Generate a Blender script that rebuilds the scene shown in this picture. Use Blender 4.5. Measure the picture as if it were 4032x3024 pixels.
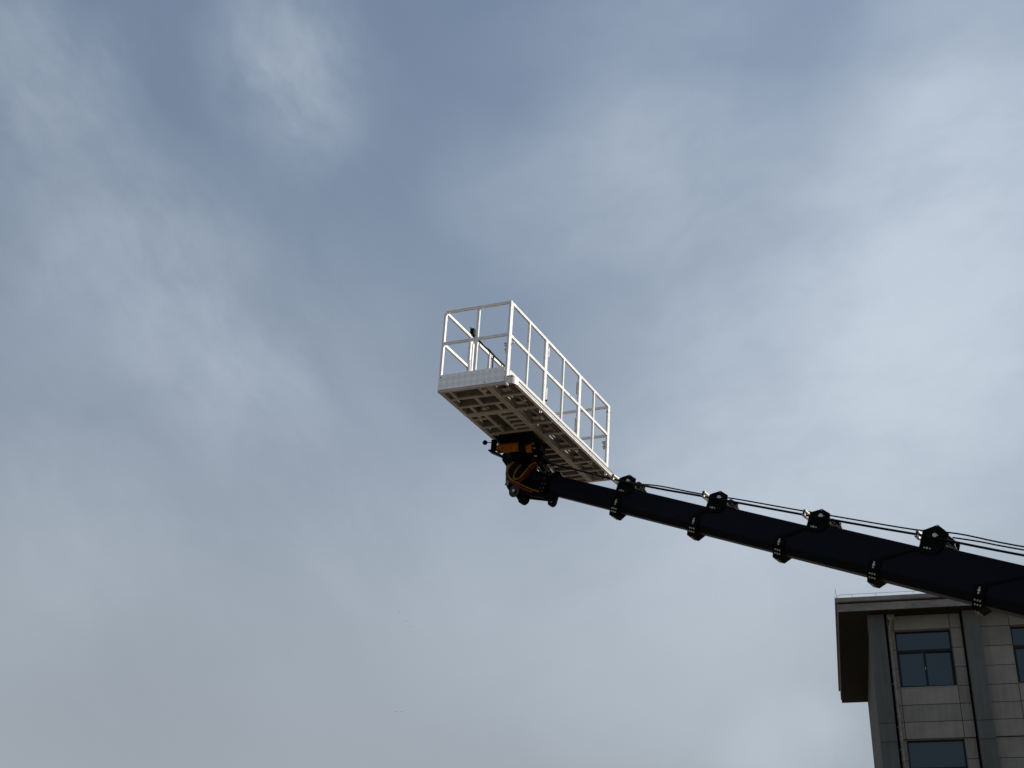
import bpy, math, random
from mathutils import Matrix, Vector
random.seed(7)
for o in list(bpy.data.objects): bpy.data.objects.remove(o)
scene = bpy.context.scene
COL = scene.collection
R = math.radians

# ------------------------------------------------------------------ camera
CAM_H = 1.6
U = Vector((277, -9812, 5591)).normalized()                # gravity-up in camera axes (x right, y down, z forward)
fw = Vector((0, 0, 1))
yw = (fw - fw.dot(U)*U).normalized()
xw = yw.cross(U)
def c2w(v): v = Vector(v); return Vector((xw.dot(v), yw.dot(v), U.dot(v)))
cam_d = bpy.data.cameras.new('camera'); cam = bpy.data.objects.new('camera', cam_d); COL.objects.link(cam)
ax, ay, az_ = c2w((1, 0, 0)), c2w((0, -1, 0)), c2w((0, 0, -1))
M = Matrix((ax, ay, az_)).transposed().to_4x4(); M.translation = (0, 0, CAM_H)
cam.matrix_world = M
cam_d.sensor_width = 36.0; cam_d.lens = 5591/4032*36.0
cam_d.clip_start = .1; cam_d.clip_end = 4000
scene.camera = cam
def ray(px, py): return c2w((px-2016, py-1512, 5591)).normalized()

# ------------------------------------------------------------------ sky and sun
SUN_AZ, SUN_EL = R(86), R(41)                               # azimuth from +Y towards +X
sun_dir = Vector((math.sin(SUN_AZ)*math.cos(SUN_EL), math.cos(SUN_AZ)*math.cos(SUN_EL), math.sin(SUN_EL)))
world = bpy.data.worlds.new('World'); scene.world = world; world.use_nodes = True
nt = world.node_tree; nt.nodes.clear()
def N(t, **k):
    n = nt.nodes.new(t)
    for a, b in k.items(): setattr(n, a, b)
    return n
def L(a, b): nt.links.new(a, b)
def wmath(op, a, b=None, c=None, clamp=False):
    n = N('ShaderNodeMath', operation=op, use_clamp=clamp)
    for i, v in enumerate((a, b, c)):
        if v is None: continue
        if isinstance(v, (int, float)): n.inputs[i].default_value = v
        else: L(v, n.inputs[i])
    return n.outputs[0]
def wvec(op, a, b=None, out=0, scale=None):
    n = N('ShaderNodeVectorMath', operation=op)
    for i, v in enumerate((a, b)):
        if v is None: continue
        if isinstance(v, (tuple, list, Vector)): n.inputs[i].default_value = tuple(v)
        else: L(v, n.inputs[i])
    if scale is not None: n.inputs['Scale'].default_value = scale
    return n.outputs[out]
sky = N('ShaderNodeTexSky', sky_type='NISHITA', sun_disc=False, sun_elevation=SUN_EL, sun_rotation=SUN_AZ,
        altitude=50, air_density=1.0, dust_density=3.2, ozone_density=1.6)
tc = N('ShaderNodeTexCoord'); dirv = tc.outputs['Generated']
def noise(vec, scale, detail=6, rough=.55, dist=0):
    n = N('ShaderNodeTexNoise'); n.inputs['Scale'].default_value = scale; n.inputs['Detail'].default_value = detail
    n.inputs['Roughness'].default_value = rough; n.inputs['Distortion'].default_value = dist
    L(vec, n.inputs['Vector']); return n
w1 = wvec('SUBTRACT', noise(dirv, 4.0, 3, .5).outputs['Color'], (.5, .5, .5))
w2 = wvec('SUBTRACT', noise(dirv, 15, 6, .6).outputs['Color'], (.5, .5, .5))
wdir = wvec('ADD', dirv, wvec('ADD', wvec('SCALE', w1, scale=.07), wvec('SCALE', w2, scale=.03)))
# thin cloud veils: (pixel x, pixel y of a 4032x3024 frame, angular radius, opacity)
veils = [(60, 220, .11, .16), (260, 400, .09, .06), (360, 780, .10, .08), (620, 1050, .11, .14), (860, 1350, .10, .15), (1020, 1640, .08, .10),
         (60, 900, .10, .03), (250, 1250, .10, .06), (1120, 60, .09, .10), (1190, 240, .09, .16), (1290, 400, .08, .11), (1200, 560, .07, .05), (1380, 1350, .10, .05),
         (1950, 740, .08, .10), (2350, 600, .08, .18), (2100, 930, .08, .10), (2700, 640, .09, .11), (3000, 800, .11, .12), (3350, 640, .11, .12), (3700, 520, .12, .12), (3860, 300, .14, .34), (2650, 150, .16, .15), (2500, 780, .10, .11),
         (3950, 640, .12, .10), (3600, 900, .15, .13), (3950, 1050, .16, .18), (2550, 1150, .11, .13), (3100, 1250, .14, .16), (3740, 1230, .19, .48), (2700, 1500, .13, .06), (3200, 1820, .19, .56), (3950, 1750, .18, .26),
         (1300, 1000, .16, .02), (150, 2050, .14, .12), (420, 2200, .12, .06), (1100, 2000, .16, .05), (1500, 2350, .20, .10), (2300, 2300, .20, .24), (2700, 2750, .15, .12), (3080, 2900, .06, .16), (3230, 2800, .035, .16), (2960, 2960, .05, .12), (3150, 2450, .18, .16)]
acc = None
for px, py, r, a in veils:
    dn = wvec('DISTANCE', wdir, ray(px, py), out=1)
    mr = N('ShaderNodeMapRange', interpolation_type='SMOOTHERSTEP')
    L(dn, mr.inputs['Value']); mr.inputs['From Min'].default_value = r; mr.inputs['From Max'].default_value = 0
    mr.inputs['To Min'].default_value = 0; mr.inputs['To Max'].default_value = a
    acc = mr.outputs[0] if acc is None else wmath('ADD', acc, mr.outputs[0])
# the same kind of veil carries on over the rest of the dome
far = noise(wdir, 4.5, 4, .5).outputs[0]
fm = N('ShaderNodeMapRange', interpolation_type='SMOOTHSTEP'); L(wvec('DISTANCE', dirv, ray(2016, 1512), out=1), fm.inputs['Value'])
fm.inputs['From Min'].default_value = .36; fm.inputs['From Max'].default_value = .60; fm.inputs['To Min'].default_value = 0; fm.inputs['To Max'].default_value = .62
acc = wmath('ADD', acc, wmath('MULTIPLY', fm.outputs[0], wmath('MAXIMUM', wmath('SUBTRACT', far, .18), 0)))
# cirrus filaments: noise drawn out along the wind, which turns from left to right across the sky
def filaments(e1, e2, along, across, detail=9, rough=.58):
    e1, e2 = Vector(e1), Vector(e2); e3 = e1.cross(e2)
    cb = N('ShaderNodeCombineXYZ')
    for k_, (e, sc) in enumerate(((e1, along), (e2, across), (e3, along))):
        L(wmath('MULTIPLY', wvec('DOT_PRODUCT', wdir, e, out=1), sc), cb.inputs[k_])
    return noise(cb.outputs[0], 1.0, detail, rough).outputs[0]
def remap(v, a, b, c, d):
    m_ = N('ShaderNodeMapRange', interpolation_type='SMOOTHSTEP'); L(v, m_.inputs['Value'])
    for k_, x_ in zip(('From Min', 'From Max', 'To Min', 'To Max'), (a, b, c, d)): m_.inputs[k_].default_value = x_
    return m_.outputs[0]
filL = filaments(c2w((.60, .80, 0)), c2w((.80, -.60, 0)), 9, 17)
filL2 = filaments(c2w((.60, .80, 0)), c2w((.80, -.60, 0)), 34, 58, 6, .6)
filR = filaments(c2w((.96, -.28, 0)), c2w((.28, .96, 0)), 9, 16)
filR2 = filaments(c2w((.93, -.36, 0)), c2w((.36, .93, 0)), 24, 60, 6, .6)
modL = wmath('ADD', remap(filL, .30, .72, .5, 1.45), wmath('MULTIPLY', wmath('SUBTRACT', filL2, .5), .6))
modR = wmath('ADD', remap(filR, .28, .72, .74, 1.26), wmath('MULTIPLY', wmath('SUBTRACT', filR2, .5), .32))
xr = wvec('DOT_PRODUCT', dirv, c2w((1, 0, 0)), out=1)
tR = remap(xr, -.12, .02, 0, 1)
mod = wmath('ADD', modL, wmath('MULTIPLY', tR, wmath('SUBTRACT', modR, modL)))
gen = wmath('MULTIPLY', wmath('SUBTRACT', wmath('ADD', filL, wmath('MULTIPLY', tR, wmath('SUBTRACT', filR, filL))), .5), .08)
sep = N('ShaderNodeSeparateXYZ'); L(dirv, sep.inputs[0])
thick = remap(sep.outputs['Z'], .30, .50, .25, 1)             # low haze blurs the filaments
mod = wmath('ADD', 1, wmath('MULTIPLY', thick, wmath('SUBTRACT', mod, 1)))
mask = wmath('ADD', wmath('MULTIPLY', acc, wmath('MAXIMUM', mod, .05)), wmath('ADD', gen, .06))
mask = wmath('SUBTRACT', 1, wmath('EXPONENT', wmath('MULTIPLY', wmath('MAXIMUM', mask, 0), -1.12)))    # thicker cloud saturates softly
# water haze that thickens towards the horizon
hz = N('ShaderNodeMapRange', interpolation_type='SMOOTHSTEP'); L(sep.outputs['Z'], hz.inputs['Value'])
hz.inputs['From Min'].default_value = .74; hz.inputs['From Max'].default_value = .18
hz.inputs['To Min'].default_value = .14; hz.inputs['To Max'].default_value = .86
cmix = N('ShaderNodeMix', data_type='RGBA'); L(mask, cmix.inputs['Factor'])
hmix = N('ShaderNodeMix', data_type='RGBA'); L(hz.outputs[0], hmix.inputs['Factor'])
L(wvec('MULTIPLY', sky.outputs[0], (.97, 1.09, 1.11)), hmix.inputs['A']); hmix.inputs['B'].default_value = (3.38, 3.66, 3.92, 1)
L(hmix.outputs['Result'], cmix.inputs['A']); cmix.inputs['B'].default_value = (6.45, 7.2, 8.05, 1)
bg = N('ShaderNodeBackground'); bg.inputs['Strength'].default_value = .05
L(cmix.outputs['Result'], bg.inputs['Color'])
wo = N('ShaderNodeOutputWorld'); L(bg.outputs[0], wo.inputs['Surface'])

sd = bpy.data.lights.new('sun', 'SUN'); so = bpy.data.objects.new('sun', sd); COL.objects.link(so)
sd.energy = 4.4; sd.angle = R(.6); sd.color = (1, .95, .87)
so.rotation_euler = (-sun_dir).to_track_quat('-Z', 'Y').to_euler(); so.location = (30, 10, 40)
scene.view_settings.view_transform = 'Standard'; scene.view_settings.look = 'None'
scene.view_settings.exposure = 1.0; scene.view_settings.gamma = 1

# ------------------------------------------------------------------ materials
def mat(name, col, rough=.5, metal=0, spec=.5, var=0, vscale=4, bump=0, bscale=60, col2=None, streak=None):
    m = bpy.data.materials.new(name); m.use_nodes = True; t = m.node_tree; b = t.nodes['Principled BSDF']
    b.inputs['Roughness'].default_value = rough; b.inputs['Metallic'].default_value = metal; b.inputs['Specular IOR Level'].default_value = spec
    b.inputs['Base Color'].default_value = (*col, 1)
    tcn = t.nodes.new('ShaderNodeTexCoord')
    src = tcn.outputs['Object']
    if streak:
        mpn = t.nodes.new('ShaderNodeMapping'); mpn.inputs['Scale'].default_value = streak; t.links.new(src, mpn.inputs['Vector']); src = mpn.outputs[0]
    if var or col2:
        n = t.nodes.new('ShaderNodeTexNoise'); n.inputs['Scale'].default_value = vscale; n.inputs['Detail'].default_value = 8; n.inputs['Roughness'].default_value = .62
        t.links.new(src, n.inputs['Vector'])
        cr = t.nodes.new('ShaderNodeValToRGB')
        c2 = col2 or tuple(c*(1-var) for c in col); c1 = col if col2 else tuple(min(1, c*(1+var)) for c in col)
        cr.color_ramp.elements[0].position = .36; cr.color_ramp.elements[1].position = .64
        cr.color_ramp.elements[0].color = (*c2, 1); cr.color_ramp.elements[1].color = (*c1, 1)
        t.links.new(n.outputs[0], cr.inputs[0]); t.links.new(cr.outputs[0], b.inputs['Base Color'])
        rr = t.nodes.new('ShaderNodeMapRange'); rr.inputs['To Min'].default_value = max(.05, rough-.1); rr.inputs['To Max'].default_value = min(1, rough+.12)
        t.links.new(n.outputs[0], rr.inputs['Value']); t.links.new(rr.outputs[0], b.inputs['Roughness'])
    if bump:
        n2 = t.nodes.new('ShaderNodeTexNoise'); n2.inputs['Scale'].default_value = bscale; n2.inputs['Detail'].default_value = 5
        t.links.new(tcn.outputs['Object'], n2.inputs['Vector'])
        bp = t.nodes.new('ShaderNodeBump'); bp.inputs['Strength'].default_value = bump; bp.inputs['Distance'].default_value = .01
        t.links.new(n2.outputs[0], bp.inputs['Height']); t.links.new(bp.outputs[0], b.inputs['Normal'])
    return m
def tread(name, ax1, ax2, base, hi):
    """five-bar aluminium tread sheet: a checker of plain and barred diamonds at 45 degrees"""
    m = bpy.data.materials.new(name); m.use_nodes = True; t = m.node_tree; b = t.nodes['Principled BSDF']
    b.inputs['Metallic'].default_value = .35; b.inputs['Roughness'].default_value = .42
    tcn = t.nodes.new('ShaderNodeTexCoord'); sp = t.nodes.new('ShaderNodeSeparateXYZ'); t.links.new(tcn.outputs['Object'], sp.inputs[0])
    def mm(op, a, b_=None):
        n = t.nodes.new('ShaderNodeMath'); n.operation = op
        for i, v in enumerate((a, b_)):
            if v is None: continue
            if isinstance(v, (int, float)): n.inputs[i].default_value = v
            else: t.links.new(v, n.inputs[i])
        return n.outputs[0]
    X, Z = sp.outputs[ax1], sp.outputs[ax2]; k = 1/.081
    p = mm('MULTIPLY', mm('ADD', X, Z), k); q = mm('MULTIPLY', mm('SUBTRACT', X, Z), k)
    par = mm('MODULO', mm('ABSOLUTE', mm('ADD', mm('FLOOR', p), mm('FLOOR', q))), 2)
    fp = mm('FRACT', mm('MULTIPLY', p, 5)); bars = mm('GREATER_THAN', fp, .45)
    fq = mm('FRACT', q); inq = mm('MULTIPLY', mm('GREATER_THAN', fq, .1), mm('LESS_THAN', fq, .9))
    h = mm('MULTIPLY', mm('MULTIPLY', par, bars), inq)
    nz = t.nodes.new('ShaderNodeTexNoise'); nz.inputs['Scale'].default_value = 9; nz.inputs['Detail'].default_value = 6
    t.links.new(tcn.outputs['Object'], nz.inputs['Vector'])
    f = mm('ADD', mm('MULTIPLY', par, .45), mm('ADD', mm('MULTIPLY', h, .35), mm('MULTIPLY', mm('SUBTRACT', nz.outputs[0], .5), .7)))
    mx = t.nodes.new('ShaderNodeMix'); mx.data_type = 'RGBA'; t.links.new(f, mx.inputs['Factor'])
    mx.inputs['A'].default_value = (*base, 1); mx.inputs['B'].default_value = (*hi, 1)
    t.links.new(mx.outputs['Result'], b.inputs['Base Color'])
    bp = t.nodes.new('ShaderNodeBump'); bp.inputs['Strength'].default_value = .6; bp.inputs['Distance'].default_value = .002
    t.links.new(h, bp.inputs['Height']); t.links.new(bp.outputs[0], b.inputs['Normal'])
    return m
MT = dict(
    alum=mat('aluminium profile', (.66, .66, .655), .42, .2, .5, var=.07, vscale=14),
    beam=mat('aluminium edge beam', (.52, .515, .50), .45, .2, .5, var=.08, vscale=10),
    pan=mat('shade-darkened floor sheet', (.13, .118, .10), .6, .1, .3, var=.2, vscale=5),  # darkened colour puts the shade of the floor cavities into the sheet
    web=mat('shade-darkened web', (.19, .17, .145), .6, .1, .3, var=.2, vscale=8),  # darker than the flanges: shade between the beams is put into the colour
    disc=mat('worn dark steel', (.010, .010, .011), .5, .1, .3, var=.3, vscale=12),
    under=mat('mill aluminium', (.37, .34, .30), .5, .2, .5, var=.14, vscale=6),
    tread_end=tread('tread sheet end', 0, 2, (.62, .63, .645), (.80, .81, .82)),
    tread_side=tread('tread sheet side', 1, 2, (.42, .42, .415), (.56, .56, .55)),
    navy=mat('dark navy boom paint', (.0010, .0022, .0060), .38, 0, .07, var=.3, vscale=3.5, streak=(1, 4, 4)),
    black=mat('black steel', (.0012, .0013, .0015), .55, 0, .05, var=.4, vscale=9),
    lit_plate_grease=mat('ground-lit plate and grease', (.018, .016, .013), .6, 0, .2, var=.3, vscale=6),  # lighter tone paints ground light on the boom underside; also serves the grease
    rubber=mat('black rubber', (.0018, .0018, .002), .55, 0, .08),
    zinc=mat('zinc bolt', (.42, .41, .39), .4, .3, .5, var=.2, vscale=40),
    nylon=mat('white nylon', (.62, .60, .53), .5, 0, .4, var=.12, vscale=20),
    amber=mat('amber paint', (.27, .085, .004), .55, 0, .1, col2=(.20, .055, .003), vscale=9),
    hose_red=mat('red hose', (.11, .012, .004), .6, 0, .1, var=.2, vscale=20),
    hose_yel=mat('yellow corrugated hose', (.19, .105, .018), .6, 0, .1, var=.2, vscale=30),
    steel=mat('grey steel', (.10, .10, .10), .5, .2, .5, var=.3, vscale=12),
    panel=mat('grey wall panel', (.165, .162, .150), .85, 0, .25, var=.10, vscale=1.6, bump=.05, bscale=30),
    panel2=mat('grey wall panel b', (.175, .171, .157), .85, 0, .25, var=.10, vscale=1.3, bump=.05, bscale=30),
    pil=mat('slate paint', (.076, .082, .082), .85, 0, .25, var=.12, vscale=1.2),
    conc=mat('cornice concrete', (.165, .162, .155), .9, 0, .2, var=.2, vscale=2.2, streak=(1, 1, 3), bump=.1, bscale=20),
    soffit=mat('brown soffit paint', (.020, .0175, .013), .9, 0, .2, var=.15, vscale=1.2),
    joint=mat('dark joint', (.012, .012, .012), .95, 0, .1),
    sidewall=mat('side render', (.10, .098, .092), .9, 0, .2, var=.15, vscale=1.0, streak=(1, 1, .25)),
    wframe=mat('navy window frame', (.004, .007, .012), .5, 0, .2),
    pipe=mat('grey pvc pipe', (.165, .16, .145), .7, 0, .25, var=.25, vscale=5),
    galv=mat('galvanised strip', (.16, .17, .18), .55, .3, .4),
    bird=mat('dark feathers', (.03, .03, .032), .9, 0, .1),
    ground=mat('worn concrete yard', (.088, .074, .057), .9, 0, .2, var=.25, vscale=.6, bump=.2, bscale=12),
)
def weather(m, amt=.16, streaks=.22):
    """each panel slightly different, with faint rain streaks"""
    t = m.node_tree; b = t.nodes['Principled BSDF']; src = b.inputs['Base Color'].links[0].from_socket
    oi = t.nodes.new('ShaderNodeObjectInfo'); geo = t.nodes.new('ShaderNodeNewGeometry')
    mpn = t.nodes.new('ShaderNodeMapping'); mpn.inputs['Scale'].default_value = (7, 7, .45); t.links.new(geo.outputs['Position'], mpn.inputs['Vector'])
    n = t.nodes.new('ShaderNodeTexNoise'); n.inputs['Scale'].default_value = 1.2; n.inputs['Detail'].default_value = 7; t.links.new(mpn.outputs[0], n.inputs['Vector'])
    def mm(op, a, b_):
        k = t.nodes.new('ShaderNodeMath'); k.operation = op
        for i_, v in enumerate((a, b_)):
            if isinstance(v, (int, float)): k.inputs[i_].default_value = v
            else: t.links.new(v, k.inputs[i_])
        return k.outputs[0]
    f = mm('ADD', mm('MULTIPLY', mm('SUBTRACT', oi.outputs['Random'], .5), amt), mm('ADD', 1.0, mm('MULTIPLY', mm('SUBTRACT', n.outputs[0], .5), streaks*2)))
    vm = t.nodes.new('ShaderNodeVectorMath'); vm.operation = 'SCALE'; t.links.new(src, vm.inputs[0]); t.links.new(f, vm.inputs['Scale'])
    t.links.new(vm.outputs[0], b.inputs['Base Color'])
for k_ in ('panel', 'panel2', 'pil', 'conc', 'soffit'): weather(MT[k_])
weather(MT['alum'], .10, .18)
g = bpy.data.materials.new('tinted glass'); g.use_nodes = True; gb = g.node_tree.nodes['Principled BSDF']
gb.inputs['Base Color'].default_value = (.004, .011, .023, 1); gb.inputs['Roughness'].default_value = .03; gb.inputs['Specular IOR Level'].default_value = .62
gb.inputs['Specular Tint'].default_value = (.72, .89, 1, 1)
gn = g.node_tree.nodes.new('ShaderNodeTexNoise'); gn.inputs['Scale'].default_value = .9
gbp = g.node_tree.nodes.new('ShaderNodeBump'); gbp.inputs['Strength'].default_value = .03; gbp.inputs['Distance'].default_value = .05
g.node_tree.links.new(gn.outputs[0], gbp.inputs['Height']); g.node_tree.links.new(gbp.outputs[0], gb.inputs['Normal'])
MT['glass'] = g

# ------------------------------------------------------------------ mesh helpers
WM = {}
class MB:
    def __init__(s): s.v = []; s.f = []
    def add(s, vs, fs):
        o = len(s.v); s.v += [tuple(v) for v in vs]; s.f += [tuple(i+o for i in f) for f in fs]; return s
    def box(s, x0, x1, y0, y1, z0, z1):
        return s.add([(x, y, z) for z in (z0, z1) for y in (y0, y1) for x in (x0, x1)],
                     [(0, 2, 3, 1), (4, 5, 7, 6), (0, 1, 5, 4), (2, 6, 7, 3), (0, 4, 6, 2), (1, 3, 7, 5)])
    def bbox(s, x0, x1, y0, y1, z0, z1, c=.003):
        """box with chamfered edges"""
        P = []
        for sx, x in ((1, x0), (-1, x1)):
            for sy, y in ((1, y0), (-1, y1)):
                for sz, z in ((1, z0), (-1, z1)):
                    P += [(x, y+sy*c, z+sz*c), (x+sx*c, y, z+sz*c), (x+sx*c, y+sy*c, z)]
        def i(a, b, d, k): return ((a*2+b)*2+d)*3+k
        F = []
        for a in (0, 1): F.append((i(a,0,0,0), i(a,1,0,0), i(a,1,1,0), i(a,0,1,0)))
        for b in (0, 1): F.append((i(0,b,0,1), i(1,b,0,1), i(1,b,1,1), i(0,b,1,1)))
        for d in (0, 1): F.append((i(0,0,d,2), i(1,0,d,2), i(1,1,d,2), i(0,1,d,2)))
        for b in (0, 1):
            for d in (0, 1): F.append((i(0,b,d,1), i(1,b,d,1), i(1,b,d,2), i(0,b,d,2)))
        for a in (0, 1):
            for d in (0, 1): F.append((i(a,0,d,0), i(a,1,d,0), i(a,1,d,2), i(a,0,d,2)))
        for a in (0, 1):
            for b in (0, 1): F.append((i(a,b,0,0), i(a,b,1,0), i(a,b,1,1), i(a,b,0,1)))
        for a in (0, 1):
            for b in (0, 1):
                for d in (0, 1): F.append((i(a,b,d,0), i(a,b,d,1), i(a,b,d,2)))
        return s.add(P, F)
    def prism(s, poly, axis, lo, hi):
        """extrude a 2-D polygon along axis; poly in the two other axes (in x,y,z order)"""
        n = len(poly)
        def P(a, b, t): return ((t, a, b), (a, t, b), (a, b, t))[axis]
        vs = [P(a, b, lo) for a, b in poly] + [P(a, b, hi) for a, b in poly]
        return s.add(vs, [tuple(range(n))[::-1], tuple(range(n, 2*n))] + [(k, (k+1) % n, n+(k+1) % n, n+k) for k in range(n)])
    def cyl(s, p, q, r, seg=14, r2=None, caps=True):
        p, q = Vector(p), Vector(q); d = (q-p).normalized(); a = d.orthogonal().normalized(); b = d.cross(a); r2 = r if r2 is None else r2
        vs = [p+(a*math.cos(t)+b*math.sin(t))*r for t in [2*math.pi*k/seg for k in range(seg)]] + [q+(a*math.cos(t)+b*math.sin(t))*r2 for t in [2*math.pi*k/seg for k in range(seg)]]
        fs = [(k, (k+1) % seg, seg+(k+1) % seg, seg+k) for k in range(seg)]
        if caps: fs += [tuple(range(seg))[::-1], tuple(range(seg, 2*seg))]
        return s.add(vs, fs)
    def tube(s, pts, r, seg=10, ripple=0):
        pts = [Vector(p) for p in pts]; n = len(pts); vs = []; a = None
        for i, p in enumerate(pts):
            d = (pts[min(i+1, n-1)]-pts[max(i-1, 0)]).normalized()
            a = (a - d*a.dot(d)).normalized() if a else d.orthogonal().normalized()
            b = d.cross(a); rr = r*(1+ripple*(1 if i % 2 else -1))
            vs += [p+(a*math.cos(t)+b*math.sin(t))*rr for t in [2*math.pi*k/seg for k in range(seg)]]
        fs = [(i*seg+k, i*seg+(k+1) % seg, (i+1)*seg+(k+1) % seg, (i+1)*seg+k) for i in range(n-1) for k in range(seg)]
        fs += [tuple(range(seg))[::-1], tuple(range((n-1)*seg, n*seg))]
        return s.add(vs, fs)
    def ball(s, c, r, seg=14, rings=8):
        c = Vector(c); vs = [c+Vector((0, 0, r))]
        for i in range(1, rings):
            ph = math.pi*i/rings
            vs += [c+Vector((math.sin(ph)*math.cos(2*math.pi*k/seg), math.sin(ph)*math.sin(2*math.pi*k/seg), math.cos(ph)))*r for k in range(seg)]
        vs.append(c-Vector((0, 0, r))); last = len(vs)-1
        fs = [(0, 1+k, 1+(k+1) % seg) for k in range(seg)]
        for i in range(rings-2): fs += [(1+i*seg+k, 1+(i+1)*seg+k, 1+(i+1)*seg+(k+1) % seg, 1+i*seg+(k+1) % seg) for k in range(seg)]
        fs += [(last, 1+(rings-2)*seg+(k+1) % seg, 1+(rings-2)*seg+k) for k in range(seg)]
        return s.add(vs, fs)
    def mesh(s, name, m, smooth=None):
        me = bpy.data.meshes.new(name); me.from_pydata(s.v, [], s.f); me.update()
        import bmesh
        bm = bmesh.new(); bm.from_mesh(me); bmesh.ops.recalc_face_normals(bm, faces=bm.faces); bm.to_mesh(me); bm.free()
        me.materials.append(MT[m])
        if smooth: me.shade_smooth(); me.set_sharp_from_angle(angle=R(smooth))
        return me
def link(name, me, parent=None, frame=Matrix.Identity(4)):
    o = bpy.data.objects.new(name, me); COL.objects.link(o)
    if parent: o.parent = parent; o.matrix_local = WM[parent.name].inverted() @ frame
    else: o.matrix_world = frame
    WM[o.name] = frame.copy(); return o
def part(name, mb, m, parent, frame, smooth=None): return link(name, mb.mesh(name, m, smooth), parent, frame)
def thing(name, frame, label, cat, group=None):
    o = link(name, None, None, frame); o['label'] = label; o['category'] = cat
    if group: o['group'] = group
    return o
def frame_of(o, x, y, z):
    m = Matrix((x, y, z)).transposed().to_4x4(); m.translation = o; return m
def spline(pts, n=8):
    P = [Vector(p) for p in pts]; P = [P[0]*2-P[1]] + P + [P[-1]*2-P[-2]]; out = []
    for i in range(1, len(P)-2):
        a, b, c, d = P[i-1:i+3]
        for k in range(n):
            t = k/n; out.append(.5*((2*b)+(c-a)*t+(2*a-5*b+4*c-d)*t*t+(3*b-a-3*c+d)*t**3))
    out.append(P[-2]); return out

# ------------------------------------------------------------------ ground
gm = MB(); gm.add([(-1500, -1500, 0), (1500, -1500, 0), (1500, 1500, 0), (-1500, 1500, 0)], [(0, 1, 2, 3)])
go = link('ground', gm.mesh('ground', 'ground')); go['kind'] = 'structure'

# ------------------------------------------------------------------ office building
baz = R(12.8); bn = Vector((math.sin(baz), math.cos(baz), 0)); bs = Vector((math.cos(baz), -math.sin(baz), 0))
BF = frame_of(Vector((12.531, 42.434, 0)), bs, bn, Vector((0, 0, 1)))       # x along facade, y into the building, z up
bld = thing('office_building', BF, 'grey panelled five storey building under a deep flat roof, dark blue windows', 'building')
SO = 17.75; S_END = 16.2; DEP = 9.0
WTOP = [17.27-3.45*k for k in range(5)]
part('wall', MB().box(-.98, S_END, .06, DEP, 0, SO-.01), 'joint', bld, BF)
sw = part('side_wall', MB().box(-1.02, -.981, .42, DEP+.01, 0, SO-.012), 'sidewall', bld, BF)
# roof: soffit slab, fascia, shadow gap, coping
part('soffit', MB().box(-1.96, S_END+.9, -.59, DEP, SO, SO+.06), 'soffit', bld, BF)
part('fascia', MB().bbox(-1.99, S_END+.93, -.62, DEP-.35, SO+.003, SO+.25, .006), 'conc', bld, BF)
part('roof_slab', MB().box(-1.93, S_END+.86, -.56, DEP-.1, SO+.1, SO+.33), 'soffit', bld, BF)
rf = part('coping', MB().bbox(-2.045, S_END+.98, -.68, DEP-.45, SO+.305, SO+.45, .012), 'conc', bld, BF)
# lightning strip along the roof edge
rz = SO+.45
rl = MB(); rl.tube([(-1.97, -.55, rz), (-1.965, -.55, rz+.06), (-1.93, -.55, rz+.11), (-1.86, -.55, rz+.135), (-1.78, -.55, rz+.14), (S_END, -.55, rz+.135)], .007, 6)
part('lightning_conductor', rl, 'galv', rf, BF, 60)
pm = MB().cyl((0, 0, 0), (0, 0, .14), .007, 8).mesh('conductor_post', 'galv')
for x in (-1.50, -.76, .38, 1.5, 2.6, 3.7, 4.9):
    link('conductor_post', pm, rf, BF @ Matrix.Translation((x, -.55, rz-.002)))
part('lightning_rod', MB().cyl((-1.97, -.55, rz), (-2.0, -.55, rz+.34), .009, 8), 'galv', rf, BF)
part('roof_pin', MB().cyl((-2.02, -.6, rz), (-2.03, -.6, rz+.05), .009, 8).ball((-2.03, -.6, rz+.06), .015, 8, 5), 'galv', rf, BF)
# facade columns: (x0, x1, kind)
cols = [(-.51, -.31, 'p'), (-.31, 1.40, 'w'), (1.40, 1.735, 'p'), (2.26, 3.17, 'p'), (3.17, 4.88, 'w'), (4.88, 5.30, 'p'), (5.76, 6.66, 'p'), (6.66, 8.36, 'w'), (8.36, 8.8, 'p'),  # panels stop short of the first two pilasters; dark backing stands for shadow
        (9.2, 10.1, 'p'), (10.1, 11.8, 'w'), (11.8, 12.3, 'p'), (12.7, 13.6, 'p'), (13.6, 15.3, 'w'), (15.3, S_END, 'p')]
offs = [0, -.63, -1.25, -1.85, -2.40, -2.93, -3.45]
G = .008
pmesh = {}
def wall_panel(x0, x1, z0, z1, y=0.0, m='panel'):
    w, h = round(x1-x0-2*G, 3), round(z1-z0-2*G, 3)
    key = (w, h, m)
    if key not in pmesh: pmesh[key] = MB().bbox(0, w, 0, .05, 0, h, .005).mesh('wall_panel', m)
    yy = y+random.uniform(-.003, .003)
    link('wall_panel', pmesh[key], bld, BF @ Matrix.Translation((x0+G, yy, z0+G)))
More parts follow.
